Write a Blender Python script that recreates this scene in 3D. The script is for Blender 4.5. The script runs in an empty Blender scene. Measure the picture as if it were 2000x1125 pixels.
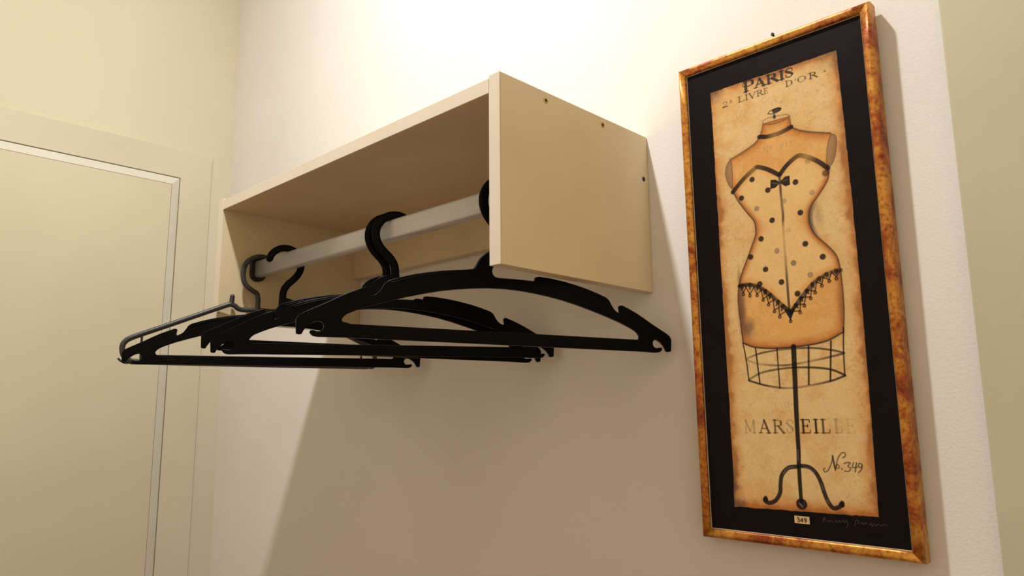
import bpy, bmesh, math
import numpy as np
from mathutils import Vector, Matrix, Euler

scene = bpy.context.scene
col = scene.collection

# ------------------------------------------------------------------ camera
cam_data = bpy.data.cameras.new('camera')
cam_data.sensor_width = 36.0
cam_data.lens = 36.0 * 1419.3 / 2000.0
cam_data.clip_start = 0.01
cam = bpy.data.objects.new('camera', cam_data)
cam.location = (0.5516, -0.8492, -0.3814)
cam.rotation_euler = (1.7350, 0.0094, 0.7717)
col.objects.link(cam)
scene.camera = cam

# ------------------------------------------------------------------ world, lamp, exposure
world = bpy.data.worlds.new('world')
scene.world = world
world.use_nodes = True
world.node_tree.nodes['Background'].inputs[0].default_value = (0.02, 0.018, 0.015, 1)
world.node_tree.nodes['Background'].inputs[1].default_value = 1.0

lamp_data = bpy.data.lights.new('ceiling_lamp', 'AREA')     # round downlight in the ceiling
lamp_data.shape = 'DISK'
lamp_data.size = 0.075
lamp_data.energy = 17.6
lamp_data.color = (1.0, 0.985, 0.95)
lamp = bpy.data.objects.new('ceiling_lamp', lamp_data)
lamp.location = (-0.213, -0.678, 1.128)
col.objects.link(lamp)

vs = scene.view_settings
vs.view_transform = 'Standard'
vs.look = 'None'
vs.gamma = 1.0
vs.use_curve_mapping = False
vs.exposure = 0.55

# ------------------------------------------------------------------ dimensions (metres; wall y = 0, shelf top right corner = origin)
D, T, EE, L, H = 0.2978, 0.018, 0.0031, 0.7287, 0.225
XL, XR = -1.3466, 0.92
ZF, ZC, YF = -1.95, 1.15, -2.0
ROD_Y, ROD_TOP = -0.2275, -0.108


# ------------------------------------------------------------------ materials
def srgb(r, g, b):
    def f(c):
        c /= 255.0
        return c / 12.92 if c <= 0.04045 else ((c + 0.055) / 1.055) ** 2.4
    return (f(r), f(g), f(b), 1.0)


def new_mat(name):
    m = bpy.data.materials.new(name)
    m.use_nodes = True
    nt = m.node_tree
    return m, nt, nt.nodes['Principled BSDF']


def mat_noise(name, c1, c2, scale, rough, bump=0.0, bump_scale=None, metal=0.0, detail=4.0, spec=0.5,
              stretch=(1, 1, 1), lo=0.35, hi=0.65, coat=0.0):
    m, nt, b = new_mat(name)
    tc = nt.nodes.new('ShaderNodeTexCoord')
    mp = nt.nodes.new('ShaderNodeMapping')
    mp.inputs['Scale'].default_value = stretch
    nt.links.new(tc.outputs['Object'], mp.inputs['Vector'])
    n = nt.nodes.new('ShaderNodeTexNoise')
    n.inputs['Scale'].default_value = scale
    n.inputs['Detail'].default_value = detail
    nt.links.new(mp.outputs['Vector'], n.inputs['Vector'])
    r = nt.nodes.new('ShaderNodeValToRGB')
    r.color_ramp.elements[0].position = lo
    r.color_ramp.elements[1].position = hi
    r.color_ramp.elements[0].color = c1
    r.color_ramp.elements[1].color = c2
    nt.links.new(n.outputs['Fac'], r.inputs['Fac'])
    nt.links.new(r.outputs['Color'], b.inputs['Base Color'])
    b.inputs['Roughness'].default_value = rough
    b.inputs['Metallic'].default_value = metal
    b.inputs['Specular IOR Level'].default_value = spec
    if coat:
        b.inputs['Coat Weight'].default_value = coat
        b.inputs['Coat Roughness'].default_value = 0.15
    if bump:
        n2 = nt.nodes.new('ShaderNodeTexNoise')
        n2.inputs['Scale'].default_value = bump_scale or scale
        n2.inputs['Detail'].default_value = 6.0
        nt.links.new(mp.outputs['Vector'], n2.inputs['Vector'])
        bp = nt.nodes.new('ShaderNodeBump')
        bp.inputs['Strength'].default_value = bump
        bp.inputs['Distance'].default_value = 0.002
        nt.links.new(n2.outputs['Fac'], bp.inputs['Height'])
        nt.links.new(bp.outputs['Normal'], b.inputs['Normal'])
    return m


M = {}
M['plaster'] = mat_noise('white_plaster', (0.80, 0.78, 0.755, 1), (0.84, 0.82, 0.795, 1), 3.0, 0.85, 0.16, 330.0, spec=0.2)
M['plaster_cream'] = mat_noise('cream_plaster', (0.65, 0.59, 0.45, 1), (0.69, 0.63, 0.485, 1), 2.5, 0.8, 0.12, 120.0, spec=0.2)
M['paint_right'] = mat_noise('cream_green_paint', (0.54, 0.50, 0.365, 1), (0.58, 0.54, 0.40, 1), 4.0, 0.6, 0.08, 60.0, spec=0.3)
M['ceiling'] = mat_noise('ceiling_paint', (0.82, 0.79, 0.74, 1), (0.86, 0.83, 0.78, 1), 3.0, 0.9, spec=0.1)
M['floor'] = mat_noise('brown_floor', (0.25, 0.046, 0.010, 1), (0.32, 0.065, 0.016, 1), 6.0, 0.5, stretch=(1, 8, 1))
M['plaster_warm'] = mat_noise('warm_plaster', (0.86, 0.76, 0.58, 1), (0.90, 0.80, 0.62, 1), 2.5, 0.8, spec=0.2)
M['plaster_front'] = mat_noise('pale_plaster', (0.82, 0.70, 0.55, 1), (0.86, 0.74, 0.59, 1), 2.5, 0.8, spec=0.2)
M['door'] = mat_noise('cream_door_paint', (0.60, 0.545, 0.395, 1), (0.64, 0.585, 0.43, 1), 3.0, 0.45, 0.03, 40.0, spec=0.35)
M['door_strip'] = mat_noise('pale_grey_strip', (0.64, 0.61, 0.53, 1), (0.68, 0.65, 0.57, 1), 6.0, 0.4, spec=0.35)
M['casing'] = mat_noise('cream_casing_paint', (0.60, 0.55, 0.41, 1), (0.645, 0.595, 0.45, 1), 4.0, 0.5, 0.06, 30.0, spec=0.3)
M['gap'] = mat_noise('dark_gap', (0.05, 0.045, 0.035, 1), (0.07, 0.06, 0.05, 1), 20, 0.9)
M['melamine'] = mat_noise('cream_melamine', (0.75, 0.63, 0.415, 1), (0.79, 0.67, 0.45, 1), 10.0, 0.38, 0.03, 500.0, spec=0.4)
M['edge_band'] = mat_noise('cream_edge_band', (0.80, 0.73, 0.60, 1), (0.83, 0.76, 0.63, 1), 10.0, 0.4, spec=0.4)
M['black_plastic'] = mat_noise('black_plastic', (0.002, 0.002, 0.0025, 1), (0.003, 0.003, 0.0035, 1), 20.0, 0.33, spec=0.06)
M['grey_plastic'] = mat_noise('dark_grey_plastic', (0.028, 0.027, 0.025, 1), (0.035, 0.034, 0.031, 1), 20.0, 0.42)
M['flange'] = mat_noise('dark_flange_plastic', (0.010, 0.009, 0.009, 1), (0.014, 0.012, 0.012, 1), 20.0, 0.5)
M['steel'] = mat_noise('satin_steel', (0.56, 0.58, 0.61, 1), (0.64, 0.66, 0.69, 1), 30.0, 0.42, metal=0.45, stretch=(1, 60, 60), bump=0.03, bump_scale=40)
M['brass'] = mat_noise('brass', (0.55, 0.36, 0.10, 1), (0.65, 0.45, 0.14, 1), 300.0, 0.35, metal=1.0)
M['dark_metal'] = mat_noise('dark_metal', (0.02, 0.014, 0.010, 1), (0.04, 0.03, 0.02, 1), 300.0, 0.5, metal=0.5)
M['mat_black'] = mat_noise('black_mount_board', (0.004, 0.002, 0.0026, 1), (0.006, 0.003, 0.0036, 1), 50.0, 0.40, spec=0.12, bump=0.05, bump_scale=400)
M['edge_line'] = mat_noise('pale_edge_line', (0.55, 0.50, 0.40, 1), (0.75, 0.70, 0.60, 1), 60.0, 0.5)


def gold_leaf():
    m, nt, b = new_mat('worn_gold_leaf')
    tc = nt.nodes.new('ShaderNodeTexCoord')
    n1 = nt.nodes.new('ShaderNodeTexNoise')
    n1.inputs['Scale'].default_value = 26.0
    n1.inputs['Detail'].default_value = 8.0
    n1.inputs['Roughness'].default_value = 0.7
    n1.inputs['Distortion'].default_value = 0.6
    n2 = nt.nodes.new('ShaderNodeTexNoise')
    n2.inputs['Scale'].default_value = 220.0
    n2.inputs['Detail'].default_value = 5.0
    for n in (n1, n2):
        nt.links.new(tc.outputs['Object'], n.inputs['Vector'])
    r = nt.nodes.new('ShaderNodeValToRGB')
    e = r.color_ramp.elements
    e[0].position, e[0].color = 0.32, (0.16, 0.020, 0.006, 1)
    e[1].position, e[1].color = 0.74, (0.78, 0.44, 0.09, 1)
    k = e.new(0.44); k.color = (0.36, 0.085, 0.014, 1)
    k = e.new(0.54); k.color = (0.56, 0.235, 0.035, 1)
    nt.links.new(n1.outputs['Fac'], r.inputs['Fac'])
    mx = nt.nodes.new('ShaderNodeMixRGB')
    mx.blend_type = 'MULTIPLY'
    mx.inputs['Fac'].default_value = 0.55
    r2 = nt.nodes.new('ShaderNodeValToRGB')
    r2.color_ramp.elements[0].position, r2.color_ramp.elements[0].color = 0.36, (0.35, 0.18, 0.10, 1)
    r2.color_ramp.elements[1].position, r2.color_ramp.elements[1].color = 0.50, (1, 1, 1, 1)
    nt.links.new(n2.outputs['Fac'], r2.inputs['Fac'])
    nt.links.new(r.outputs['Color'], mx.inputs['Color1'])
    nt.links.new(r2.outputs['Color'], mx.inputs['Color2'])
    nt.links.new(mx.outputs['Color'], b.inputs['Base Color'])
    b.inputs['Metallic'].default_value = 0.45
    b.inputs['Roughness'].default_value = 0.4
    bp = nt.nodes.new('ShaderNodeBump')
    bp.inputs['Strength'].default_value = 0.25
    bp.inputs['Distance'].default_value = 0.001
    nt.links.new(n2.outputs['Fac'], bp.inputs['Height'])
    nt.links.new(bp.outputs['Normal'], b.inputs['Normal'])
    return m


M['gold'] = gold_leaf()


def print_mat():
    m, nt, b = new_mat('aged_print')
    a = nt.nodes.new('ShaderNodeVertexColor')
    a.layer_name = 'ink'
    nt.links.new(a.outputs['Color'], b.inputs['Base Color'])
    b.inputs['Roughness'].default_value = 0.6
    b.inputs['Specular IOR Level'].default_value = 0.12
    return m


M['print'] = print_mat()


# ------------------------------------------------------------------ mesh helpers
def link_mesh(name, me, mat, parent=None, smooth=False):
    o = bpy.data.objects.new(name, me)
    col.objects.link(o)
    if mat is not None:
        me.materials.clear()
        me.materials.append(mat)
    if parent is not None:
        o.parent = parent
    if smooth:
        for p in me.polygons:
            p.use_smooth = True
    return o


def bm_obj(name, bm, mat, parent=None, smooth=False):
    bmesh.ops.recalc_face_normals(bm, faces=bm.faces)
    me = bpy.data.meshes.new(name)
    bm.to_mesh(me)
    bm.free()
    return link_mesh(name, me, mat, parent, smooth)


def box(name, lo, hi, mat, parent=None, bevel=0.0, seg=2):
    bm = bmesh.new()
    r = bmesh.ops.create_cube(bm, size=1.0)
    for v in r['verts']:
        v.co = Vector([lo[i] + (v.co[i] + 0.5) * (hi[i] - lo[i]) for i in range(3)])
    if bevel:
        bmesh.ops.bevel(bm, geom=list(bm.edges), offset=bevel, segments=seg, profile=0.5, affect='EDGES')
    return bm_obj(name, bm, mat, parent)


def empty(name, matrix=None):
    o = bpy.data.objects.new(name, None)
    o.empty_display_size = 0.05
    col.objects.link(o)
    if matrix is not None:
        o.matrix_world = matrix
    return o


def tag(o, label, cat, group=None):
    o['label'] = label
    o['category'] = cat
    if group:
        o['group'] = group
    return o


def struct(o, label=None, cat=None):
    o['kind'] = 'structure'
    if label:
        o['label'] = label
        o['category'] = cat
    return o


def smooth_path(pts, n=6, closed=False):
    """Catmull-Rom through the points."""
    P = [np.array(p, float) for p in pts]
    out = []
    N = len(P)
    for i in range(N if closed else N - 1):
        p1, p2 = P[i], P[(i + 1) % N]
        p0 = P[i - 1] if (i > 0 or closed) else 2 * p1 - p2
        p3 = P[(i + 2) % N] if (i + 2 < N or closed) else 2 * p2 - p1
        for k in range(n):
            t = k / n
            out.append(0.5 * ((2 * p1) + (-p0 + p2) * t + (2 * p0 - 5 * p1 + 4 * p2 - p3) * t * t
                              + (-p0 + 3 * p1 - 3 * p2 + p3) * t ** 3))
    if not closed:
        out.append(P[-1])
    return out


def sweep_planar(bm, path, a, b, nseg=12, power=2.0, taper_ends=True):
    """Sweep a super-ellipse section along a path in the local y-z plane.
    a = half width inside the plane, b = half width across the plane (local x)."""
    path = [np.array(p, float) for p in path]
    rings = []
    n = len(path)
    for i, p in enumerate(path):
        d = path[min(i + 1, n - 1)] - path[max(i - 1, 0)]
        d /= np.linalg.norm(d)
        nn = np.array([-d[1], d[0]])
        ring = []
        for k in range(nseg):
            th = 2 * math.pi * k / nseg
            c, s = math.cos(th), math.sin(th)
            ca = math.copysign(abs(c) ** (2 / power), c)
            sb = math.copysign(abs(s) ** (2 / power), s)
            q = p + nn * a * ca
            ring.append(bm.verts.new((b * sb, q[0], q[1])))
        rings.append(ring)
    for r0, r1 in zip(rings, rings[1:]):
        for k in range(nseg):
            bm.faces.new((r0[k], r0[(k + 1) % nseg], r1[(k + 1) % nseg], r1[k]))
    if taper_ends:
        for ring, sgn in ((rings[0], -1), (rings[-1], 1)):
            i = 0 if sgn < 0 else n - 1
            d = (path[1] - path[0]) if sgn < 0 else (path[-1] - path[-2])
            d /= np.linalg.norm(d)
            prev = ring
            for f, off in ((0.75, 0.45), (0.4, 0.8)):
                c = path[i] + d * sgn * a * off
                new = []
                for v in ring:
                    rel = np.array([v.co.y, v.co.z]) - path[i]
                    q = c + rel * f
                    new.append(bm.verts.new((v.co.x * f, q[0], q[1])))
                for k in range(nseg):
                    bm.faces.new((prev[k], prev[(k + 1) % nseg], new[(k + 1) % nseg], new[k]))
                prev = new
            bm.faces.new(prev)
    else:
        bm.faces.new(rings[0])
        bm.faces.new(rings[-1])


def plate_mesh(name, loops, half, bevel):
    """Flat plate of given outlines (first = outer, rest = holes), mm in (s, t) -> local y, z."""
    cu = bpy.data.curves.new(name, 'CURVE')
    cu.dimensions = '2D'
    cu.fill_mode = 'BOTH'
    cu.extrude = half - bevel
    cu.bevel_depth = bevel
    cu.bevel_resolution = 1
    cu.offset = -bevel
    for lp in loops:
        sp = cu.splines.new('POLY')
        sp.points.add(len(lp) - 1)
        for i, (s, t) in enumerate(lp):
            sp.points[i].co = (s / 1000, t / 1000, 0, 1)
        sp.use_cyclic_u = True
    tmp = bpy.data.objects.new(name, cu)
    col.objects.link(tmp)
    dg = bpy.context.evaluated_depsgraph_get()
    me = bpy.data.meshes.new_from_object(tmp.evaluated_get(dg))
    bpy.data.objects.remove(tmp)
    bpy.data.curves.remove(cu)
    for v in me.vertices:
        x, y, z = v.co
        v.co = (z, x, y)
    me.name = name
    return me


# ------------------------------------------------------------------ the room
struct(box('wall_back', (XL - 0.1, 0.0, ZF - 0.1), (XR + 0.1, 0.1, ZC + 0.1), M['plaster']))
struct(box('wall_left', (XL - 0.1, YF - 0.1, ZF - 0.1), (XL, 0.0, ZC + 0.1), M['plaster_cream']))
struct(box('wall_right', (XR, YF - 0.1, ZF - 0.1), (XR + 0.1, 0.0, ZC + 0.1), M['plaster_warm']))
struct(box('wall_front', (XL, YF - 0.1, ZF), (XR, YF, ZC), M['plaster_front']))
struct(box('floor', (XL, YF, ZF - 0.1), (XR, 0.0, ZF), M['floor']))
struct(box('ceiling', (XL, YF, ZC), (XR, 0.0, ZC + 0.1), M['ceiling']))

# door with chamfered leaf in the left wall, and its casing boards
GY, GZ = -0.1395, 0.2215         # inner edge of the casing (gap line)
CY, CZ = -0.0592, 0.2975         # outer edge of the casing
CX = 0.007                       # how far the casing stands off the wall
DW = 0.80                        # door width
struct(box('trim_1', (XL, GY - DW - 0.08, GZ), (XL + CX, CY, CZ), M['casing'], bevel=0.0006))
struct(box('trim_2', (XL, GY, ZF), (XL + CX, CY, GZ + 0.0006), M['casing'], bevel=0.0006))
struct(box('trim_3', (XL, GY - DW - 0.08, ZF), (XL + CX, GY - DW, GZ - 0.0003), M['casing'], bevel=0.002))

# casing board on the back wall, right of the picture
struct(box('trim_4', (0.3805, -0.012, ZF), (0.62, 0.0, ZC), M['paint_right'], bevel=0.002))


def door_leaf():
    g, c, cxx = 0.0022, 0.022, 0.010
    y1, y0, z1, z0 = GY - g, GY - DW + g, GZ - g, ZF + 0.008
    xb, xm, xf = XL + 0.0005, XL + CX - 0.001, XL + CX + cxx
    h = 0.0007                                       # hairline between leaf and edge strips
    leaf = box('door_1', (xb, y0 + c + h, z0), (xf, y1 - c - h, z1 - c - h), M['door'], bevel=0.0008, seg=1)
    out = [(y0, z0), (y0, z1), (y1, z1), (y1, z0)]
    inn = [(y0 + c, z0), (y0 + c, z1 - c), (y1 - c, z1 - c), (y1 - c, z0)]
    for k in range(3):                               # left, top and right bevelled edge strips, mitred
        bm = bmesh.new()
        A, B, a_, b_ = out[k], out[k + 1], inn[k], inn[k + 1]
        v = [bm.verts.new(p) for p in ((xb, *A), (xb, *B), (xb, *b_), (xb, *a_), (xm, *A), (xm, *B), (xf, *b_), (xf, *a_))]
        for f in ((0, 1, 2, 3), (4, 5, 6, 7), (0, 1, 5, 4), (2, 3, 7, 6), (0, 3, 7, 4), (1, 2, 6, 5)):
            bm.faces.new([v[i] for i in f])
        bmesh.ops.recalc_face_normals(bm, faces=bm.faces)
        bmesh.ops.bevel(bm, geom=list(bm.edges), offset=0.0003, segments=1, affect='EDGES')
        bm_obj('edge_strip', bm, M['door_strip'], leaf)
    return leaf


struct(door_leaf())

# ------------------------------------------------------------------ wall shelf with hanging rod
shelf = empty('wall_shelf', Matrix.Translation((-L / 2, 0, -H)))
tag(shelf, 'cream wall-mounted open box shelf with steel hanging rod underneath', 'shelf')
inv = shelf.matrix_world.inverted()


def part_box(name, lo, hi, mat, parent=shelf, bevel=0.0004, off=None):
    off = Vector((-L / 2, 0, -H))
    lo = Vector(lo) - off
    hi = Vector(hi) - off
    return box(name, lo, hi, mat, parent, bevel, 1)


BAND = 0.0012
YB = -0.0006
for x0 in (-T, -L):
    sp = part_box('side_panel', (x0, -D + BAND + 0.0002, -H), (x0 + T, YB, 0), M['melamine'])
    part_box('edge_band', (x0 + 0.0002, -D, -H), (x0 + T - 0.0002, -D + BAND, 0), M['edge_band'], sp, 0.0003)
tp = part_box('top_panel', (-L + T, -D + BAND + 0.0002, -EE - T), (-T, YB, -EE), M['melamine'])
part_box('edge_band', (-L + T + 0.0003, -D, -EE - T), (-T - 0.0003, -D + BAND, -EE), M['edge_band'], tp, 0.0003)
part_box('back_rail', (-L + T, -0.018, -0.1155), (-T, YB, -EE - T), M['melamine'])


def oval(n, hy, hz, r):
    """rounded rectangle outline in y-z"""
    pts = []
    for cy, cz, a0 in ((hy - r, hz - r, 0), (-hy + r, hz - r, 90), (-hy + r, -hz + r, 180), (hy - r, -hz + r, 270)):
        for k in range(n + 1):
            a = math.radians(a0 + 90 * k / n)
            pts.append((cy + r * math.cos(a), cz + r * math.sin(a)))
    return pts


def prism_x(name, outline, x0, x1, mat, parent, cy, cz, bevel=0.0):
    bm = bmesh.new()
    off = Vector((-L / 2, 0, -H))
    a = [bm.verts.new(Vector((x0, cy + p[0], cz + p[1])) - off) for p in outline]
    b = [bm.verts.new(Vector((x1, cy + p[0], cz + p[1])) - off) for p in outline]
    n = len(a)
    bm.faces.new(a)
    bm.faces.new(b)
    side = []
    for k in range(n):
        side.append(bm.faces.new((a[k], a[(k + 1) % n], b[(k + 1) % n], b[k])))
    for f in side:
        f.smooth = True
    o = bm_obj(name, bm, mat, parent)
    return o


RZ = ROD_TOP - 0.0155
rod = prism_x('hanging_rod', oval(6, 0.0078, 0.0155, 0.005), -L + T + 0.0005, -T - 0.0005, M['steel'], shelf, ROD_Y, RZ)
prism_x('rod_flange', oval(6, 0.0145, 0.0225, 0.0140), -L + T, -L + T + 0.008, M['flange'], rod, ROD_Y, RZ)
prism_x('rod_flange', oval(6, 0.0145, 0.0225, 0.0140), -T - 0.008, -T, M['flange'], rod, ROD_Y, RZ)


def screw(y, z, r, mat, label, recess=True):
    off = Vector((-L / 2, 0, -H))
    bm = bmesh.new()
    n = 20
    rings = []
    for rr, x in ((r, 0.0), (r * 0.97, 0.0005), (r * 0.8, 0.0006)):
        rings.append([bm.verts.new(Vector((x, y + rr * math.cos(2 * math.pi * k / n), z + rr * math.sin(2 * math.pi * k / n))) - off) for k in range(n)])
    for a, b in zip(rings, rings[1:]):
        for k in range(n):
            bm.faces.new((a[k], a[(k + 1) % n], b[(k + 1) % n], b[k]))
    bm.faces.new(rings[-1])
    s = bm_obj('screw', bm, mat, shelf)
    s['label'] = label
    if recess:
        bm = bmesh.new()
        w = r * 0.22
        for hy, hz in ((r * 0.62, w), (w, r * 0.62)):
            c = bmesh.ops.create_cube(bm, size=1.0)
            for v in c['verts']:
                v.co = Vector((0.0004 + v.co.x * 0.0006, y + v.co.y * 2 * hy, z + v.co.z * 2 * hz)) - off
        bm_obj('screw_recess', bm, M['dark_metal'], s)
    return s


screw(-0.2182, -0.0115, 0.0040, M['brass'], 'brass cross-head screw')
screw(-0.1043, -0.0105, 0.0040, M['brass'], 'brass cross-head screw')
screw(-0.0123, -0.0646, 0.0034, M['dark_metal'], 'dark screw hole, made as a dark disc', False)  # flat dark disc standing for the hole in the panel

# ------------------------------------------------------------------ hangers
# outline of the moulded body, mm: s along the hanger, t below the top of the rod
right_arm = [(46, -112.0), (62, -112.9), (80, -115.3), (96, -118.3), (112, -121.9), (128, -126.5), (142, -131.4), (146.5, -135),
             (149.5, -140.5), (153, -145.5), (157, -148.8), (161.5, -150.8), (163.6, -149.6), (163.2, -146), (162.4, -142.4),
             (163.6, -140.4), (166.5, -140.2), (176, -143.9), (187.5, -149), (199, -155), (210, -161.2), (222, -167.4),
             (233, -173), (238.6, -176.6), (241.2, -181.2), (240.8, -189), (240.2, -196.8), (237, -197.6), (234.6, -197),
             (233, -193.5), (230, -189), (226.5, -186), (222.5, -183.6), (218.5, -182.2), (214.6, -182.6), (212.2, -185),
             (211.6, -188.2), (213, -191.4), (215.8, -193.1), (219, -193.3), (222.2, -192.6), (225, -192.4), (226.4, -194),
             (225.4, -196.4), (222.4, -198.6), (217.6, -199.3), (205, -199.0), (190, -198.7)]
left_arm = [(-s, t) for s, t in reversed(right_arm)]
left_arm = [p for p in left_arm if p[0] < -60]
shoulder = [(-56, -112.2), (-47, -110.8), (-40, -109.6), (-36, -104), (-33, -98.2), (-30, -93.8), (-26, -89.8), (-21, -86.4), (-14, -84), (-6.5, -82),
            (6.5, -82), (6.8, -92), (6.2, -98.5), (3, -101.8), (-2, -102.8), (-9, -103.2), (-13.5, -104.2),
            (-15.9, -107), (-16.7, -110.5), (-15.6, -114.4), (-12.8, -117.2), (-8, -118.1), (16, -117.8),
            (41.2, -118.3), (42.2, -113)]
inner_r = [(0, -130.6), (20, -131.2), (40, -133), (60, -135.6), (80.3, -139.1), (101, -143.9), (122, -149.5), (144, -156), (165, -163),
           (178, -168.2), (187, -172.5), (191, -175.8), (193, -179), (192.4, -182), (189, -183.8)]
inner = inner_r + [(-s, t) for s, t in reversed(inner_r[1:])]
body_me = None
outer = shoulder + right_arm + left_arm


def poly_frame(name):
    return plate_mesh(name, [outer, inner], 0.0034, 0.0009)


hook_path = smooth_path([(0, -96), (0.3, -84), (0.2, -75), (-2, -66), (-8, -57), (-16.5, -48.5), (-24, -38.5), (-28, -26.5), (-26.8, -13.5),
                         (-19.5, -1.6), (-7, 5.4), (7, 5.2), (18.0, -1.5), (23.5, -9.5), (25, -15)], 5)


def make_moulded_hanger():
    root = empty('coat_hanger')
    me = poly_frame('hanger_frame')
    link_mesh('hanger_frame', me, M['black_plastic'], root)
    bm = bmesh.new()
    sweep_planar(bm, [p / 1000 for p in hook_path], 0.0060, 0.0034, 14, 3.0)
    bm_obj('hook', bm, M['black_plastic'], root, True)
    # raised ribs along the arms, seen as thin bright lines where they catch the lamp
    for sg in (1, -1):
        bm = bmesh.new()
        pts = [(60, -116.6), (80, -118.9), (112, -125.6), (141, -135.0)]
        sweep_planar(bm, [p / 1000 for p in smooth_path([(sg * s, t) for s, t in pts], 6)], 0.0012, 0.0044, 8, 2.5)
        bm_obj('rib', bm, M['black_plastic'], root, True)
    # flat trouser bar
    bm = bmesh.new()
    sweep_planar(bm, [np.array([s, -0.1909]) for s in np.linspace(-0.192, 0.192, 9)], 0.0076, 0.0030, 12, 6.0, False)
    bm_obj('trouser_bar', bm, M['black_plastic'], root)
    return root


def copy_thing(root):
    r = root.copy()
    col.objects.link(r)
    for ch in root.children:
        c = ch.copy()
        col.objects.link(c)
        c.parent = r
    return r


def pose(xc, yc, yaw, roll, z0):
    return Matrix.Translation((xc, yc, ROD_TOP + z0)) @ Matrix.Rotation(-yaw, 4, 'Z') @ Matrix.Rotation(roll, 4, 'X')


GROUP = 'black moulded hangers on the rod'
h0 = make_moulded_hanger()
poses = [
    ((-0.0593, -0.2305, 0.3828, -0.0174, 0.0), 'black plastic hanger nearest the shelf side panel, rightmost on the rod'),
    ((-0.2859, -0.2279, 0.502, -0.0005, 0.0), 'black plastic hanger mid-rod, front one of the two pressed together'),
    ((-0.3042, -0.2270, 0.478, -0.0272, 0.0), 'black plastic hanger mid-rod, rear one of the two pressed together'),
    ((-0.5946, -0.2349, 0.4818 + math.pi, 0.0054, 0.0), 'black plastic hanger with its hook turned the other way, beside the grey tube hanger'),
]
for i, (ps, lab) in enumerate(poses):
    h = h0 if i == 0 else copy_thing(h0)
    h.matrix_world = pose(*ps)
    tag(h, lab, 'hanger', GROUP)

# dark grey tubular hanger at the far end of the rod
tube = empty('tube_hanger', pose(-0.686, -0.2275, 0.25, 0.0, 0.0))
tag(tube, 'thin dark grey tubular plastic hanger, leftmost on the rod', 'hanger')
TR = 0.0045


def tube_part(name, pts, r=TR, n=5, caps=True):
    bm = bmesh.new()
    sweep_planar(bm, [p / 1000 for p in smooth_path(pts, n)], r, r, 12, 2.0, caps)
    return bm_obj(name, bm, M['grey_plastic'], tube, True)


tube_part('hook', [(13, -14), (12, -4), (6, 3.2), (-3, 5.5), (-13, 4), (-24, -2), (-31.9, -11.7), (-34.8, -25), (-33.4, -40), (-27.5, -51), (-17.6, -58.5),
                   (-9.5, -63.5), (-7, -72), (-6.7, -82), (-6.7, -93)])
tube_part('shoulder_bar', [(-53, -86), (-46.5, -88), (-41, -92.5), (-33, -94.6), (-20, -94.2), (-6.7, -94), (7, -94.2), (20, -94.6), (28, -92.5), (33.5, -88), (40, -86)])
for sg, c in ((-1, 0), (1, -13)):
    f = lambda pts: [(sg * -s + (0 if sg < 0 else 0), t) for s, t in pts] if sg > 0 else pts
    st = -52 if sg < 0 else -40
    tube_part('arm', f([(st, -85.5), (-61, -88.4), (-106, -108), (-151, -127.8), (-190, -144.6), (-207, -152.4), (-215, -158.5), (-218.3, -166), (-217.6, -176),
                        (-213.5, -184.5), (-205, -190), (-194, -191.5)]))
    tube_part('notch_pin', f([(st, -86), (st + 0.5, -78), (st + 0.8, -71)]), TR * 0.95, 3)
    tube_part('strut', f([(-190.8, -146), (-190.6, -168), (-190.4, -190)]), 0.0019, 3)
    tube_part('clip', f([(-206, -193), (-213, -193.6), (-219, -190.5), (-223, -187)]), 0.0018, 4)
tube_part('trouser_bar', [(-204, -191.5), (-100, -191.8), (0, -192), (100, -191.8), (204, -191.5)])

# ------------------------------------------------------------------ framed print
PW, PH = 0.2471, 0.6080
ex = Vector((1.0, 0.0, 0.00083)).normalized()
ev = Vector((-0.00083, -0.0049, 1.0)).normalized()
ny = ev.cross(ex)                # into the wall
FD = 0.0195                      # frame depth
O = Vector((0.19304, -0.023995, -0.23496))          # centre of the frame front
base = O - ev * (PH / 2) + ny * FD                   # bottom back edge
mw = Matrix(((ex.x, ny.x, ev.x, base.x), (ex.y, ny.y, ev.y, base.y), (ex.z, ny.z, ev.z, base.z), (0, 0, 0, 1)))
pic = empty('framed_print', mw)
tag(pic, 'tall print of a dress form in a worn gilt frame with black mount', 'picture')


def loc(u, v, d):
    """mm from the outer top left corner, d metres behind the frame front -> local"""
    return Vector((u / 1000 - PW / 2, d - FD, PH - v / 1000))


FW = 11.2
# moulding profile: (mm in from the outer edge, metres behind the front)
profile = [(0.0, FD), (0.0, 0.0062), (0.5, 0.0030), (1.8, 0.0008), (3.4, 0.0), (5.4, 0.0001), (7.4, 0.0004), (8.6, 0.0006), (9.4, 0.0008),
           (10.4, 0.0014), (FW, 0.0026), (FW, 0.0075), (FW - 2, 0.0075), (FW - 2, FD)]
W_, H_ = PW * 1000, PH * 1000
for side in range(4):
    bm = bmesh.new()
    rows = []
    N = 14
    for k in range(N + 1):
        row = []
        for off, d in profile:
            c = [(off, off), (W_ - off, off), (W_ - off, H_ - off), (off, H_ - off)]
            a, b = c[side], c[(side + 1) % 4]
            t = k / N
            row.append(bm.verts.new(loc(a[0] + (b[0] - a[0]) * t, a[1] + (b[1] - a[1]) * t, d)))
        rows.append(row)
    n = len(profile)
    for r0, r1 in zip(rows, rows[1:]):
        for k in range(n):
            f = bm.faces.new((r0[k], r0[(k + 1) % n], r1[(k + 1) % n], r1[k]))
            f.smooth = 1 <= k <= 9
    bm.faces.new(rows[0])
    bm.faces.new(rows[-1])
    bm_obj('frame_rail', bm, M['gold'], pic)


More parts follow.
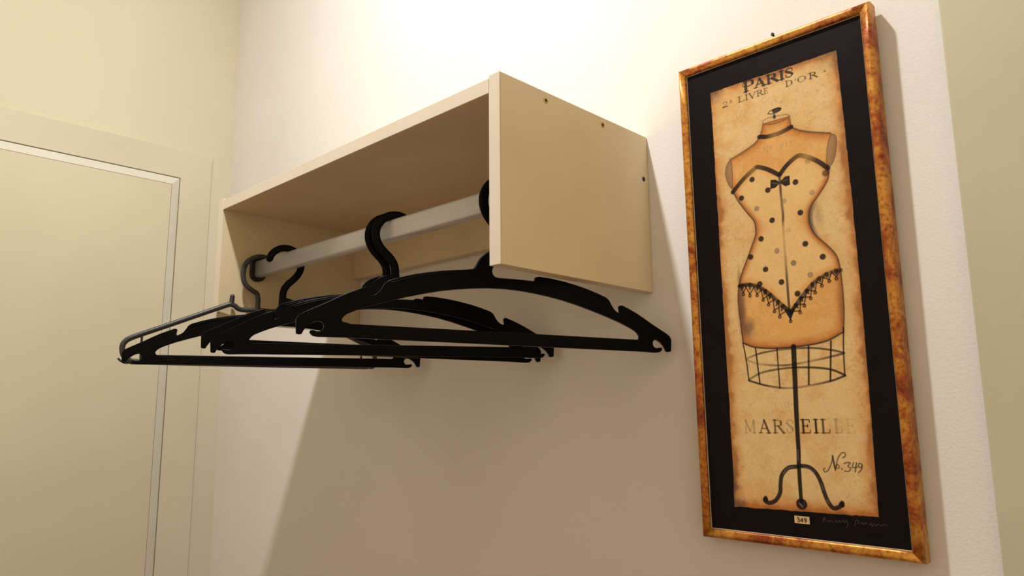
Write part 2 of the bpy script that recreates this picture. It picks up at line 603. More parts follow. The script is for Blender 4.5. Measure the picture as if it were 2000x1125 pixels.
def pic_slab(name, u0, v0, u1, v1, d0, d1, mat, parent=pic):
    a, b = loc(u0, v0, d0), loc(u1, v1, d1)
    lo = [min(a[i], b[i]) for i in range(3)]
    hi = [max(a[i], b[i]) for i in range(3)]
    return box(name, lo, hi, mat, parent)


REC = 0.0050
pic_slab('backing_board', FW - 1.8, FW - 1.8, W_ - FW + 1.8, H_ - FW + 1.8, 0.0120, 0.0160, M['gap'])
mount = pic_slab('mount_board', FW - 1.5, FW - 1.5, W_ - FW + 1.5, H_ - FW + 1.5, REC + 0.0003, REC + 0.0024, M['mat_black'])
# thin pale line round the mount
for (u0, v0, u1, v1) in ((FW, FW, FW + 0.7, H_ - FW), (W_ - FW - 0.7, FW, W_ - FW, H_ - FW), (FW, FW, W_ - FW, FW + 0.6), (FW, H_ - FW - 0.6, W_ - FW, H_ - FW)):
    pic_slab('edge_line', u0, v0, u1, v1, REC - 0.0004, REC + 0.0004, M['edge_line'], mount)

# --- the printed sheet: a fine grid whose vertex colours carry the flat print
PITCH = 0.5
U0, U1, V0, V1 = 42.5, 209.5, 42.0, 571.5
us = np.arange(U0, U1 + 1e-6, PITCH)
vv = np.arange(V0, V1 + 1e-6, PITCH)
U, V = np.meshgrid(us, vv)
rng = np.random.RandomState(7)


def vnoise(scale, octaves=4, seed=0, ax=1.0, ay=1.0):
    r = np.random.RandomState(seed)
    out = np.zeros_like(U)
    amp, tot = 1.0, 0.0
    for o in range(octaves):
        g = r.rand(400, 400)
        x = (U - U0) / scale * ax * 2 ** o
        y = (V - V0) / scale * ay * 2 ** o
        xi, yi = np.floor(x).astype(int), np.floor(y).astype(int)
        fx, fy = x - xi, y - yi
        fx, fy = fx * fx * (3 - 2 * fx), fy * fy * (3 - 2 * fy)
        a = g[yi % 400, xi % 400]; b = g[yi % 400, (xi + 1) % 400]
        c = g[(yi + 1) % 400, xi % 400]; d = g[(yi + 1) % 400, (xi + 1) % 400]
        out += amp * ((a * (1 - fx) + b * fx) * (1 - fy) + (c * (1 - fx) + d * fx) * fy)
        tot += amp
        amp *= 0.55
    return out / tot


def C3(r, g, b):
    return np.array(srgb(r, g, b)[:3])


def smooth01(x):
    x = np.clip(x, 0, 1)
    return x * x * (3 - 2 * x)


IMG = np.zeros(U.shape + (3,))


def blend(mask, colr):
    IMG[:] = IMG * (1 - mask[..., None]) + np.asarray(colr) * mask[..., None]


def blend_win(sl, mask, colr):
    w = IMG[sl]
    IMG[sl] = w * (1 - mask[..., None]) + np.asarray(colr) * mask[..., None]


def seg_dist(x, y, a, b):
    ax, ay = a
    bx, by = b
    dx, dy = bx - ax, by - ay
    l2 = dx * dx + dy * dy + 1e-12
    t = np.clip(((x - ax) * dx + (y - ay) * dy) / l2, 0, 1)
    return np.hypot(x - ax - t * dx, y - ay - t * dy), t


def window(pts, pad):
    P = np.array(pts)
    i0 = max(0, int((P[:, 0].min() - pad - U0) / PITCH)); i1 = min(len(us), int((P[:, 0].max() + pad - U0) / PITCH) + 2)
    j0 = max(0, int((P[:, 1].min() - pad - V0) / PITCH)); j1 = min(len(vv), int((P[:, 1].max() + pad - V0) / PITCH) + 2)
    return (slice(j0, j1), slice(i0, i1))


def line(pts, w, colr, alpha=1.0, soft=0.45, w2=None, curve=True, alphas=None):
    """ink line of width w (tapering to w2) through pts"""
    if curve and len(pts) > 2:
        pts = smooth_path(pts, 5)
    n = len(pts) - 1
    w2 = w if w2 is None else w2
    sl = window(pts, max(w, w2) + 2)
    x, y = U[sl], V[sl]
    if x.size == 0:
        return
    best = np.zeros_like(x)
    for i in range(n):
        d, t = seg_dist(x, y, pts[i], pts[i + 1])
        g = (i + t) / n
        hw = 0.5 * (w + (w2 - w) * g)
        a = alpha if alphas is None else np.interp(g, np.linspace(0, 1, len(alphas)), alphas) * alpha
        best = np.maximum(best, smooth01((hw + soft - d) / (2 * soft)) * a)
    blend_win(sl, best, colr)


def inside(poly):
    res = np.zeros(U.shape, bool)
    n = len(poly)
    for i in range(n):
        x0, y0 = poly[i]
        x1, y1 = poly[(i + 1) % n]
        if y0 == y1:
            continue
        c = (y0 > V) != (y1 > V)
        xx = (x1 - x0) * (V - y0) / (y1 - y0) + x0
        res ^= c & (U < xx)
    return res


def edge_dist(poly):
    d = np.full(U.shape, 1e9)
    n = len(poly)
    for i in range(n):
        d = np.minimum(d, seg_dist(U, V, poly[i], poly[(i + 1) % n])[0])
    return d


def dot(u, v, r, colr, alpha=1.0, ry=None):
    ry = ry or r
    sl = window([(u - r, v - ry), (u + r, v + ry)], 2)
    d = np.hypot((U[sl] - u) / r, (V[sl] - v) / ry)
    blend_win(sl, smooth01((1 - d) * r / 0.8 + 0.5) * alpha, colr)


INK = C3(24, 17, 18)
GREY = C3(110, 104, 104)
n_big, n_mid, n_fine = vnoise(40, 5, 1), vnoise(9, 4, 2), vnoise(1.6, 2, 3)
crack = np.abs(vnoise(14, 4, 4) - 0.5)
crack2 = np.abs(vnoise(9, 4, 14) - 0.5)
# parchment ground
IMG[:] = C3(226, 192, 134)
blend(smooth01((n_big - 0.42) * 4) * 0.5, C3(222, 178, 112))
blend(smooth01((n_mid - 0.5) * 4) * 0.35, C3(232, 202, 152))
left_e = 44.6 + 1.2 * (vnoise(12, 4, 5) - 0.5) - 1.2 * smooth01((V - 520) / 40)
right_e = 206.0 + 2.6 * np.sin(np.clip((V - 44) / 522, 0, 1) * math.pi) + 1.2 * (vnoise(10, 4, 6) - 0.5)
top_e = 44.2 + 1.0 * (vnoise(8, 3, 8) - 0.5)
bot_e = 568.6 - 2.6 * (U - 45) / 160 + 1.6 * (vnoise(8, 3, 9) - 0.5)
ed = np.minimum(np.minimum(U - left_e, right_e - U), np.minimum(V - top_e, bot_e - V))
ework = ed + 16 * (n_big - 0.5) + 8 * (n_mid - 0.5)
blend(smooth01((17 - ework) / 16) * 0.6, C3(200, 122, 48))
blend(smooth01((7 - ework) / 7) * 0.6, C3(132, 70, 28))
blend(smooth01((V - 545) / 24 + (n_mid - 0.5)) * 0.4, C3(196, 112, 46))
# sooty corners
for (cu_, cv_, rad, al) in ((52, 48, 18, 0.55), (203, 48, 26, 0.6), (40, 545, 16, 0.8), (48, 566, 12, 0.7), (206, 60, 12, 0.4)):
    dd = np.hypot(U - cu_, (V - cv_) * (0.45 if cv_ > 540 and cv_ < 560 else 1.0)) + 12 * (n_mid - 0.5)
    blend(smooth01((rad - dd) / rad) * al, C3(84, 70, 62))
blend(smooth01((0.012 - crack) / 0.008) * 0.26, C3(120, 74, 34))
blend(smooth01((0.009 - crack2) / 0.006) * smooth01((n_big - 0.42) * 6) * 0.3, C3(110, 64, 30))
blend(smooth01((vnoise(22, 4, 21) - 0.52) * 5) * 0.3, C3(206, 140, 66))

# dress form
left_side = [(107.2, 122.2), (99.5, 128.9), (82.7, 135.7), (66.5, 140.7)]
hole_l = [(66.5, 140.9), (60.9, 148.0), (58.5, 158.8), (61.1, 170.8), (66.1, 179.1), (67.7, 165.8), (67.9, 149.7)]
hole_r = [(192.1, 142.3), (196.1, 144.6), (197.5, 152.4), (194.8, 167.8), (190.6, 177.0), (186.2, 179.6), (184.7, 172.6), (186.1, 159.7), (188.8, 148.5)]
side_l = [(66.3, 181.6), (73.5, 197.5), (83.8, 213.9), (90.5, 223.5), (93.4, 230.5), (93.2, 242.8), (88.2, 254.8), (78.4, 275.6), (70.6, 292.0), (65.9, 310.6), (65.0, 329.5), (66.4, 353.3), (67.5, 373.6)]
side_r = [(186.5, 184.8), (183.5, 195.9), (173.3, 209.7), (163.9, 220.9), (159.3, 233.3), (161.0, 247.4), (167.0, 258.9), (178.9, 272.8), (186.4, 284.3), (188.9, 296.4), (189.7, 311.0), (189.9, 328.3), (189.2, 349.7), (186.8, 370.6)]
bottom = [(67.6, 374.4), (82.6, 380.7), (109.6, 383.7), (142.0, 382.7), (167.0, 379.4), (186.8, 370.6)]
shoulder_r = [(146.8, 120.8), (156.7, 127.5), (170.8, 133.8), (191.5, 140.7)]
sl_, sr_ = smooth_path(side_l, 4), smooth_path(side_r, 4)
bt_ = smooth_path(bottom, 4)
torso = [(112.4, 106.1), (110.3, 112.7)] + left_side + hole_l[1:5] + sl_ + bt_ + sr_[::-1] + [(186.2, 179.6), (190.6, 177), (194.8, 167.8), (197.5, 152.4), (196.1, 144.6)] + shoulder_r[::-1] + [(145.8, 106.5)]
inn = inside(torso)
de = edge_dist(torso)
m = inn.astype(float)
blend(m * 0.75, C3(220, 158, 82))
blend(m * smooth01((n_mid - 0.45) * 4) * 0.35, C3(236, 190, 120))
blend(m * smooth01((13 + 10 * (n_mid - 0.5) - de) / 12) * 0.65, C3(186, 98, 32))
blend(m * smooth01((5 - de) / 5) * 0.45, C3(104, 56, 28))
# soft orange bloom just outside the outline
blend((1 - m) * smooth01((9 + 8 * (n_mid - 0.5) - de) / 12) * 0.28, C3(190, 120, 60))
ctl = smooth_path([(66.9, 184.1), (81.9, 170.7), (97.2, 160.9), (102.1, 159.7), (114.3, 165.8), (128.2, 176.2)], 4)
ctr = smooth_path([(128.2, 176.2), (137.3, 166.8), (151.4, 158.2), (161.4, 161.5), (173.7, 169.8), (185.4, 181.6)], 4)
lal = smooth_path([(67.9, 302.1), (81.5, 302.2), (94.2, 307.7), (106.3, 317.7), (118.0, 329.8), (129.4, 340.8)], 4)
lar = smooth_path([(129.4, 340.8), (142.6, 325.7), (157.0, 311.1), (167.7, 304.4), (179.5, 300.2), (189.3, 299.4)], 4)
upto = [p for p in sl_ if p[1] < 301]
rightto = [p for p in sr_ if p[1] < 299]
corset = ctl + ctr + rightto + lar[::-1] + lal[::-1] + upto[::-1]
mc = inside(corset).astype(float)
dc = edge_dist(corset)
blend(mc * smooth01((dc - 1) / 9) * 0.7, C3(234, 198, 136))
blend(mc * smooth01((14 - np.hypot((U - 100) / 1.1, V - 236)) / 14) * 0.4, C3(206, 134, 66))
blend(mc * smooth01((16 - np.hypot((U - 153), (V - 236) / 1.3)) / 16) * 0.45, C3(206, 138, 66))
blend(mc * smooth01((22 - np.hypot((U - 152), (V - 196))) / 12) * 0.5, C3(234, 196, 128))
blend(mc * smooth01((18 - np.hypot((U - 96), (V - 196))) / 12) * 0.45, C3(234, 196, 128))
# dark smudges at the flank and hip
line([(166.5, 219), (161.5, 229), (160.6, 240), (163.5, 251), (169, 260)], 6.5, C3(78, 72, 70), 0.85, 2.2, w2=4.0, alphas=[.4, .9, 1, .8, .2])
for cu_, cv_, ra, rb, al in ((170, 236, 7, 22, 0.3), (69, 335, 7, 38, 0.7), (75, 358, 12, 18, 0.65), (68, 298, 3.5, 26, 0.5), (94, 236, 3, 12, 0.3), (186, 340, 4, 34, 0.3)):
    dd = np.hypot((U - cu_) / ra, (V - cv_) / rb) + 0.5 * (n_mid - 0.5)
    blend(smooth01(1.1 - dd) * al, C3(74, 64, 60))
blend(smooth01(1.1 - np.hypot((U - 130) / 40, (V - 360) / 18)) * m * 0.35, C3(234, 180, 96))
# arm holes
for hp in (hole_l, hole_r):
    hm = inside(smooth_path(hp, 4, True)).astype(float)
    blend(hm * 0.7, C3(146, 122, 92))
    line(hp + [hp[0]], 0.9, C3(92, 72, 56), 0.8)
# outlines
BR = C3(92, 64, 46)
line(left_side, 1.4, BR, 0.8)
line(shoulder_r, 1.9, BR, 0.8)
line(side_l, 1.5, C3(62, 46, 38), 0.85)
line(side_r, 1.7, C3(74, 50, 38), 0.8)
line(bottom, 1.8, C3(50, 36, 30), 0.9)
line([(112.4, 106.1), (110.3, 112.7), (107.3, 121.4)], 0.9, BR, 0.8)
line([(145.8, 106.5), (146.9, 119.2)], 0.9, BR, 0.8)
# neck cap, band, knob
line([(112.4, 106.8), (113.4, 102.6), (119.8, 101.2), (131.5, 102.0), (142.1, 103.2), (146.1, 106.2)], 0.9, C3(110, 84, 50), 0.8)
line([(112.3, 107.2), (121.6, 109.9), (132.4, 110.4), (143.2, 108.8), (146.1, 106.6)], 1.6, C3(120, 92, 54), 0.8)
line([(106.4, 122.0), (117.4, 124.4), (132.9, 124.0), (146.8, 120.6)], 5.6, INK, 0.95, alphas=[1, 1, .6, .8, 1])
line([(119.5, 95.8), (123, 92.8), (130, 92.2), (135.4, 93.8), (132, 96.8), (125, 97.4), (119.5, 95.8)], 1.4, INK, 0.85)
dot(130.8, 94.2, 6.2, INK, 0.92, 3.0)
dot(127.4, 102.0, 2.0, INK, 0.8, 2.8)
line([(127.2, 97), (127.4, 103)], 1.6, INK, 0.8)
# corset trims
line(ctl, 5.6, INK, 0.95, curve=False, alphas=[1, .9, .55, .9, 1, 1])
line(ctr, 5.6, INK, 0.95, curve=False, alphas=[1, 1, .8, .45, .95, 1])
dot(182.2, 186.5, 4.0, INK, 0.7)
for b in ([(128.0, 185.4), (122.5, 181.0), (117.2, 180.3), (116.2, 190.4), (121.9, 190.2)], [(128.0, 185.4), (134.8, 180.0), (139.8, 180.2), (139.6, 190.4), (134.7, 191.2)]):
    bmask = inside(b).astype(float)
    blend(bmask * 0.97, INK)
    line(b + [b[0]], 1.2, INK, 0.9, curve=False)
line([(119, 184), (125, 186)], 1.0, GREY, 0.7)
line([(132, 184.5), (138, 184)], 1.0, GREY, 0.7)
line([(128.1, 178.4), (128.3, 206.0), (128.9, 225.9), (128.1, 236.6), (127.9, 259.8), (127.9, 290.6), (127.8, 321.0), (127.9, 341)], 3.0, C3(64, 54, 50), 0.9,
     alphas=[1, 1, .75, .85, 1, .9, .4, .28, .35, .6, .95, 1, 1, 1])
for u, v in [(93.4, 173.7), (112.5, 191.5), (146.8, 189.2), (77.9, 194.2), (115.1, 229.7), (149.7, 227.0), (99.7, 250.0), (84.8, 270.2), (102.6, 288.1), (121.0, 306.0),
             (152.6, 265.0), (171.2, 283.2), (139.0, 322.0), (94.0, 305.0)]:
    dot(u, v, 3.5, C3(40, 28, 26), 0.95)
for u, v, a in [(96.8, 211.5, .6), (165.1, 206.1, .45), (163.1, 167.2, .4), (131.1, 208.9, .4), (118.2, 267.9, .6), (137.1, 285.4, .75), (155.5, 302.0, .6), (134.4, 245.5, .2)]:
    dot(u, v, 3.4, C3(104, 88, 84), a)
# lace
line([p + np.array([0, 2.0]) for p in lal], 5.2, INK, 0.92, curve=False, alphas=[1, .8, .9, .7, 1])
line([p + np.array([0, 2.0]) for p in lar], 5.0, C3(50, 44, 46), 0.92, curve=False, alphas=[1, .9, .7, .6, .9])
drops = [(72.3, 315.3), (80.5, 317.8), (89.7, 318.4), (97.0, 324.8), (103.3, 331.2), (109.9, 340.0), (115.9, 347.0), (128.4, 353.4), (140.4, 344.1), (145.9, 337.0), (153.7, 329.2),
         (159.4, 323.2), (167.5, 316.4), (176.1, 312.1), (184.2, 310.3)]
ltop = np.array(lal + lar)
for k, (u, v) in enumerate(drops):
    j = np.argmin(np.hypot(ltop[:, 0] - u, (ltop[:, 1] - v) * 0.6))
    bx, by = ltop[j]
    for sgn in (-1, 1):
        a = ltop[min(max(j + sgn * 2, 0), len(ltop) - 1)]
        line([(a[0], a[1] + 1.5), (u, v - 2)], 1.7, INK, 0.85, curve=False)
    line([(bx, by + 2), ((bx + u) / 2, (by + v) / 2)], 5.4, INK, 0.85, w2=2.0)
    dot(u, v, 2.2, INK, 0.9)
    dot(u, v, 0.8, C3(200, 130, 70), 0.8)
vt = [(121, 338), (128.4, 352), (137, 336), (129, 340)]
blend(inside(vt) * 0.9, INK)
# wire cage
WI = C3(32, 24, 22)
for pts, w in (([(67.6, 374.4), (70.4, 395.7), (72.2, 420.1)], 1.3), ([(187.2, 365.7), (185.2, 389.8), (184.1, 418.5)], 1.3), ([(83.2, 382.0), (85.7, 423.8)], 1.5), ([(109.6, 383.7), (109.8, 430.2)], 1.3),
               ([(147.0, 383.6), (143.8, 426.8)], 1.7), ([(172.4, 379.8), (168.1, 423.9)], 1.6)):
    line(pts, w * 1.3, WI, 0.95)
line([(70.5, 393.8), (89.0, 388.3), (116.0, 385.4), (148.0, 385.6), (172.2, 389.6), (185.4, 393.4)], 2.3, WI, 0.85, alphas=[.5, 1, .8, 1, 1, .9])
line([(70.4, 395.1), (88.1, 401.2), (117.3, 403.9), (146.8, 401.0), (171.6, 396.8), (185.4, 394.0)], 2.5, WI, 0.85, alphas=[.45, .4, .95, .5, .9, 1])
line([(72.3, 418.8), (90.1, 411.0), (120.9, 407.2), (150.0, 408.0), (170.4, 411.3), (184.5, 417.9)], 2.5, WI, 0.9, alphas=[.7, .8, .9, 1, 1, 1])
line([(72.2, 420.1), (93.0, 426.5), (119.2, 430.4), (144.7, 428.0), (168.1, 423.9), (184.5, 418.5)], 2.4, WI, 0.9, alphas=[1, 1, .6, .6, 1, 1])
# pole and tripod feet
line([(129.6, 383.0), (128.5, 417.6), (127.4, 448.6), (126.7, 473.2), (126.3, 500.6), (125.4, 517.7), (125.0, 545), (125.2, 557.0)], 6.2, INK, 0.97, w2=4.2)
line([(125.6, 500), (124.8, 512)], 0.8, GREY, 0.8)
line([(123.6, 518.5), (113.1, 520.4), (105.0, 528.6), (102.4, 538.8), (101.2, 548.8), (95.2, 557.8), (87.3, 561.3), (82.0, 558.8), (83.3, 555.9)], 4.8, INK, 0.95)
line([(128.1, 517.6), (136.7, 518.6), (143.5, 523.8), (148.4, 533.2), (151.6, 545.3), (155.0, 554.6), (159.9, 561.0), (166.9, 559.0), (170.0, 554.8)], 4.8, INK, 0.95)
dot(125.3, 559.5, 6.4, INK, 0.96, 6.2)
dot(169.4, 556.6, 3.2, INK, 0.95)
dot(83.6, 557.8, 2.8, INK, 0.95)
for pts in ([(119, 519.0), (112, 521.0), (106.5, 527)], [(131, 519.5), (137, 520.4), (142, 524.5)], [(149, 536), (151, 543)], [(153.6, 552.5), (156, 556.5)]):
    line(pts, 1.0, GREY, 0.8)
line([(123, 559), (126, 562)], 1.1, C3(150, 140, 130), 0.8)
for cu_, al in ((86, .35), (126, .4), (164, .4)):
    blend(smooth01(1.1 - np.hypot((U - cu_) / 12, (V - 566) / 3.2)) * al, C3(110, 56, 26))

# --- lettering: strokes in a unit box (x right, y up); h = heavy stem, l = light stroke
GL = {
    'P': (0.78, [('h', [(.2, 0), (.2, 1)]), ('l', [(.2, .98), (.55, .98), (.74, .85), (.74, .65), (.55, .48), (.2, .48)]), ('h', [(.70, .86), (.72, .64)]), ('l', [(.04, 0), (.38, 0)]), ('l', [(.04, 1), (.25, 1)])]),
    'A': (0.95, [('l', [(.12, 0), (.46, 1)]), ('h', [(.46, 1), (.80, 0)]), ('l', [(.22, .34), (.66, .34)]), ('l', [(.0, 0), (.26, 0)]), ('l', [(.62, 0), (.95, 0)])]),
    'R': (0.92, [('h', [(.2, 0), (.2, 1)]), ('l', [(.2, .98), (.5, .98), (.68, .86), (.68, .68), (.5, .53), (.2, .53)]), ('h', [(.65, .87), (.66, .66)]), ('h', [(.45, .52), (.82, .02)]), ('l', [(.04, 0), (.38, 0)]), ('l', [(.04, 1), (.25, 1)]), ('l', [(.75, 0), (.95, 0)])]),
    'I': (0.40, [('h', [(.2, 0), (.2, 1)]), ('l', [(.02, 0), (.38, 0)]), ('l', [(.02, 1), (.38, 1)])]),
    'S': (0.70, [('l', [(.62, .70), (.60, .90), (.38, 1.0), (.15, .92), (.10, .74)]), ('h', [(.12, .74), (.30, .56), (.50, .44), (.60, .27)]), ('l', [(.60, .27), (.54, .08), (.34, 0), (.12, .08), (.08, .30)])]),
    'L': (0.75, [('h', [(.2, 0), (.2, 1)]), ('l', [(.02, 1), (.40, 1)]), ('l', [(.02, 0), (.68, 0), (.70, .26)])]),
    'V': (0.90, [('h', [(.10, 1), (.45, 0)]), ('l', [(.45, 0), (.80, 1)]), ('l', [(0, 1), (.26, 1)]), ('l', [(.66, 1), (.92, 1)])]),
    'E': (0.75, [('h', [(.2, 0), (.2, 1)]), ('l', [(.02, 1), (.66, 1), (.67, .80)]), ('l', [(.2, .52), (.52, .52)]), ('l', [(.52, .62), (.52, .42)]), ('l', [(.02, 0), (.68, 0), (.70, .22)])]),
    'D': (0.92, [('h', [(.2, 0), (.2, 1)]), ('l', [(.04, 1), (.45, 1), (.74, .82), (.82, .5), (.74, .18), (.45, 0), (.04, 0)]), ('h', [(.78, .72), (.80, .3)])]),
    'O': (0.95, [('l', [(.46, 1), (.18, .85), (.08, .5), (.18, .15), (.46, 0), (.74, .15), (.84, .5), (.74, .85), (.46, 1)]), ('h', [(.10, .66), (.10, .34)]), ('h', [(.82, .66), (.82, .34)])]),
    'M': (1.05, [('l', [(.16, 0), (.16, 1)]), ('h', [(.16, 1), (.5, .12)]), ('l', [(.5, .12), (.86, 1)]), ('h', [(.86, 1), (.86, 0)]), ('l', [(.04, 0), (.30, 0)]), ('l', [(.72, 0), (1.0, 0)])]),
    'N': (1.0, [('l', [(.16, 0), (.16, 1)]), ('h', [(.16, 1), (.80, 0)]), ('l', [(.80, 0), (.80, 1)])]),
    '2': (0.70, [('l', [(.10, .70), (.18, .93), (.38, 1), (.58, .88), (.58, .66), (.40, .38), (.08, .02)]), ('h', [(.08, .03), (.62, .03)])]),
    '3': (0.60, [('l', [(.10, .86), (.30, 1), (.52, .85), (.46, .62), (.26, .54), (.50, .46), (.58, .22), (.36, 0), (.10, .10)])]),
    '4': (0.65, [('h', [(.46, 0), (.46, 1)]), ('l', [(.46, 1), (.06, .32), (.62, .32)])]),
    '8': (0.65, [('l', [(.32, 1), (.14, .86), (.16, .66), (.48, .40), (.54, .18), (.32, 0), (.10, .16), (.16, .38), (.50, .66), (.50, .88), (.32, 1)])]),
    '9': (0.65, [('l', [(.52, .66), (.32, .46), (.12, .58), (.10, .82), (.32, 1), (.52, .86), (.52, .55), (.40, .18), (.16, 0)])]),
    '1': (0.40, [('h', [(.2, 0), (.2, 1)]), ('l', [(.06, .82), (.2, 1)])]),
}


def glyph(ch, u0, u1, vb, hgt, heavy, light, colr, alpha):
    wid, strokes = GL[ch]
    sx = (u1 - u0) / wid
    for kind, pts in strokes:
        P = [(u0 + x * sx, vb - y * hgt) for x, y in pts]
        line(P, heavy if kind == 'h' else light, colr, alpha, 0.4, curve=len(P) > 3)


TX = C3(54, 44, 42)
for ch, a, b, hh, hv in (('P', 89.8, 104.0, 13.5, 3.9), ('A', 104.5, 119.5, 10.8, 3.4), ('R', 120.0, 136.2, 10.8, 3.5), ('I', 137.0, 143.2, 10.8, 3.5), ('S', 144.0, 154.6, 10.8, 3.2)):
    glyph(ch, a, b, 57.6 if ch != 'P' else 58.4, hh, hv, 1.5, TX, 0.95)
line([(95.5, 46), (91, 46.5), (89.6, 50), (92.5, 51.5), (94, 49)], 1.3, TX, 0.85)
T2 = C3(74, 54, 44)
for ch, a, b, al in (('2', 60.0, 68.0, .85), ('L', 81.6, 90.6, .8), ('I', 91.6, 95.6, .8), ('V', 96.6, 106.0, .8), ('R', 106.8, 115.6, .7), ('E', 116.0, 121.8, .6), ('D', 143.6, 153.0, .8), ('O', 158.6, 169.6, .8), ('R', 172.0, 182.8, .9)):
    glyph(ch, a, b, 69.8 - 1.4 * (a - 60) / 120, 7.0, 1.8, 0.9, T2, al)
glyph('E', 70.6, 74.2, 66.4, 3.0, 0.8, 0.6, T2, 0.7)
line([(156.6, 62.2), (155.9, 64.4)], 1.1, T2, 0.7)
dot(191.2, 64.6, 1.2, T2, 0.8)
for ch, a, b in (('N', 110, 117), ('8', 131.5, 136.5), ('1', 138.2, 141)):
    glyph(ch, a, b, 143.4, 6.0, 1.1, 0.7, C3(150, 124, 96), 0.5)
dot(120, 138.6, 1.1, C3(150, 124, 96), 0.5)
dot(144.4, 138.6, 1.1, C3(150, 124, 96), 0.5)
TM = C3(66, 40, 26)
for ch, a, b, al in (('M', 62.4, 77.4, .35), ('A', 80.6, 95.2, .9), ('R', 97.4, 112.0, .75), ('S', 113.6, 123.0, .4), ('E', 130.6, 142.4, 1.0), ('I', 145.4, 151.0, 1.0), ('L', 153.2, 164.0, .85), ('L', 168.0, 177.0, .35), ('E', 180.0, 191.0, .16)):
    glyph(ch, a, b, 481.8 - 1.6 * (a - 62) / 118, 14.6, 2.5, 1.2, TM, al)
TN = C3(60, 42, 36)
line([(154.4, 518.6), (152.6, 520.4), (154.1, 522.8), (157.7, 521.0), (161.8, 513.3), (163.8, 505.7)], 1.2, TN, 0.9)
line([(163.8, 505.2), (164.6, 513.2), (165.6, 520.2)], 1.9, TN, 0.95)
line([(165.6, 520.2), (168.3, 510.3), (172.2, 503.3), (176.5, 501.2), (177.6, 504.5), (174.6, 507.0)], 1.2, TN, 0.9)
line([(168.2, 514.2), (166.9, 516.6), (168.4, 518.6), (170.2, 516.6), (168.6, 514.2)], 1.1, TN, 0.9)
dot(172.6, 518.9, 0.9, TN, 0.9)
line([(175.4, 513.0), (178.5, 511.8), (182.0, 512.2), (179.2, 515.6), (181.8, 517.6), (180.0, 520.8), (175.6, 521.0)], 1.3, TN, 0.9)
line([(185.6, 511.4), (183.8, 516.6), (189.0, 516.0)], 1.2, TN, 0.9)
line([(188.4, 511.8), (186.4, 521.2)], 1.4, TN, 0.9)
line([(194.0, 513.0), (191.2, 512.2), (190.2, 515.2), (192.4, 516.6), (194.2, 513.4), (193.2, 518.0), (189.8, 521.8)], 1.3, TN, 0.9)
# fine grain, then the torn edge against the black mount
IMG *= (0.87 + 0.14 * n_fine)[..., None]
black = np.array([0.007, 0.004, 0.005])
blend(smooth01((0.3 - ed) / 0.8), black)

nv_, nu_ = U.shape
co = np.zeros((nv_ * nu_, 3))
co[:, 0] = U.ravel() / 1000 - PW / 2
co[:, 1] = REC - FD
co[:, 2] = PH - V.ravel() / 1000
idx = np.arange(nv_ * nu_).reshape(nv_, nu_)
quads = np.stack([idx[:-1, :-1], idx[1:, :-1], idx[1:, 1:], idx[:-1, 1:]], -1)[(ed > -0.2)[:-1, :-1]].reshape(-1, 4)
me = bpy.data.meshes.new('print_sheet')
me.vertices.add(len(co))
me.vertices.foreach_set('co', co.ravel())
me.loops.add(quads.size)
me.loops.foreach_set('vertex_index', quads.ravel().astype(np.int32))
me.polygons.add(len(quads))
me.polygons.foreach_set('loop_start', np.arange(0, quads.size, 4, dtype=np.int32))
me.polygons.foreach_set('loop_total', np.full(len(quads), 4, dtype=np.int32))
me.update(calc_edges=True)
ca = me.color_attributes.new('ink', 'FLOAT_COLOR', 'POINT')
rgba = np.ones((nv_ * nu_, 4), np.float32)
rgba[:, :3] = IMG.reshape(-1, 3)
ca.data.foreach_set('color', rgba.ravel())
sheet = link_mesh('print_sheet', me, M['print'], pic)
sheet['label'] = 'aged parchment print of a corseted dress form on a stand'


# small numbered tag and the faint signature on the mount
def ribbon(bm, pts, w, d):
    pts = [np.array(p, float) for p in smooth_path(pts, 4)] if len(pts) > 2 else [np.array(p, float) for p in pts]
    L_, R_ = [], []
    for i, p in enumerate(pts):
        t = pts[min(i + 1, len(pts) - 1)] - pts[max(i - 1, 0)]
        t /= np.linalg.norm(t)
        nn = np.array([-t[1], t[0]]) * w / 2
        L_.append(bm.verts.new(loc(*(p + nn), d)))
        R_.append(bm.verts.new(loc(*(p - nn), d)))
    for i in range(len(pts) - 1):
        bm.faces.new((L_[i], L_[i + 1], R_[i + 1], R_[i]))


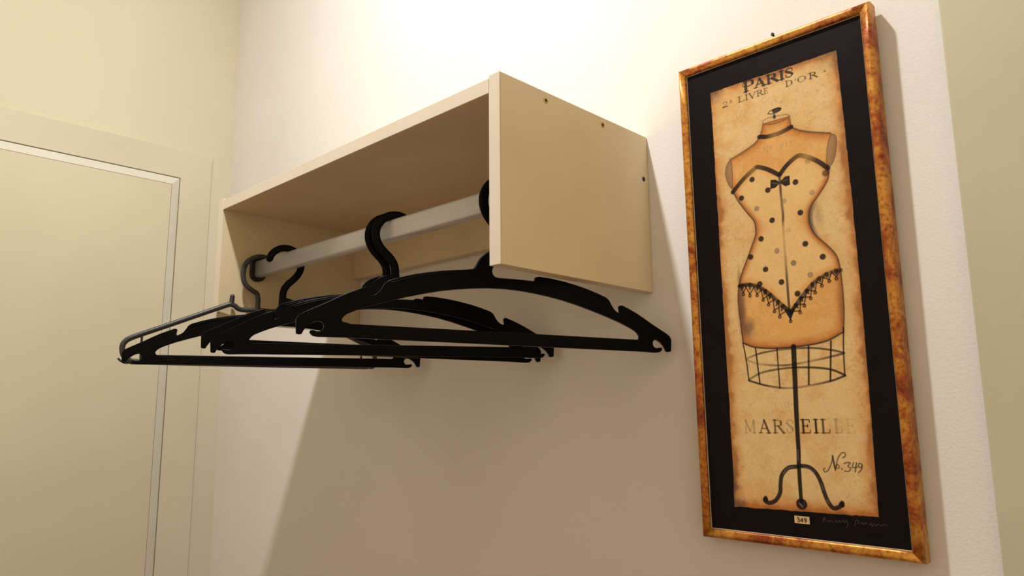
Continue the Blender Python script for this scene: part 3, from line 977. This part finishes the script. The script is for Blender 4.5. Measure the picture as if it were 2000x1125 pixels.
M['tag'] = mat_noise('tag_paper', (0.62, 0.44, 0.20, 1), (0.70, 0.52, 0.26, 1), 80, 0.6)
M['ink'] = mat_noise('brown_ink', (0.06, 0.028, 0.016, 1), (0.08, 0.04, 0.02, 1), 80, 0.6)
M['sig'] = mat_noise('faint_signature_ink', (0.055, 0.035, 0.032, 1), (0.085, 0.055, 0.045, 1), 80, 0.5)
tg = pic_slab('number_tag', 115.9, 572.8, 132.8, 580.7, REC - 0.0003, REC + 0.0003, M['tag'])
bm = bmesh.new()
for k, (ch, a) in enumerate((('3', 118.6), ('4', 122.6), ('9', 126.6))):
    wid, strokes = GL[ch]
    for kind, pts in strokes:
        ribbon(bm, [(a + x * 5.2, 579.2 - y * 4.6) for x, y in pts], 1.1, REC - 0.00042)
bm_obj('tag_digits', bm, M['ink'], tg)
bm = bmesh.new()
for pts in ([(147, 577.5), (149, 571.5), (150.5, 576.5)], [(148.5, 574.5), (151.5, 572)], [(152.5, 576), (154, 574), (155, 576.2), (157, 574), (158.5, 576)],
            [(160.5, 576), (162, 573.8), (163.5, 575.8), (165.5, 573.5), (167, 575.5)], [(168, 575.2), (169.5, 572.8), (171, 575), (173, 572.4), (174, 577.5), (172, 580)],
            [(181, 577.5), (183, 571.5), (186, 573), (184, 575)], [(187.5, 575.2), (189, 573.4), (190.5, 575.2), (192.5, 573.2), (194, 575)],
            [(196, 575.6), (198, 573), (199, 576.5), (201, 573.5), (203, 575.5), (205, 573), (208, 575), (211, 572.8), (214, 574.5)]):
    ribbon(bm, pts, 0.5, REC - 0.0001)
bm_obj('signature', bm, M['sig'], mount)

# nail the picture hangs from
nail = empty("wall_nail", Matrix.Translation((0.1955, 0, 0.0805)))
tag(nail, 'small dark nail in the wall just above the gilt picture frame', 'nail')
for nm, r0, r1, y0, y1 in (('nail_shank', 0.0011, 0.0011, 0.004, -0.0045), ('nail_head', 0.0022, 0.0018, -0.0045, -0.006)):
    bm = bmesh.new()
    n = 14
    A = [bm.verts.new((r0 * math.cos(2 * math.pi * k / n), y0, r0 * math.sin(2 * math.pi * k / n) + (-y0) * 0.25)) for k in range(n)]
    B = [bm.verts.new((r1 * math.cos(2 * math.pi * k / n), y1, r1 * math.sin(2 * math.pi * k / n) + (-y1) * 0.25)) for k in range(n)]
    for k in range(n):
        bm.faces.new((A[k], A[(k + 1) % n], B[(k + 1) % n], B[k]))
    bm.faces.new(A)
    bm.faces.new(B)
    bm_obj(nm, bm, M['dark_metal'], nail)
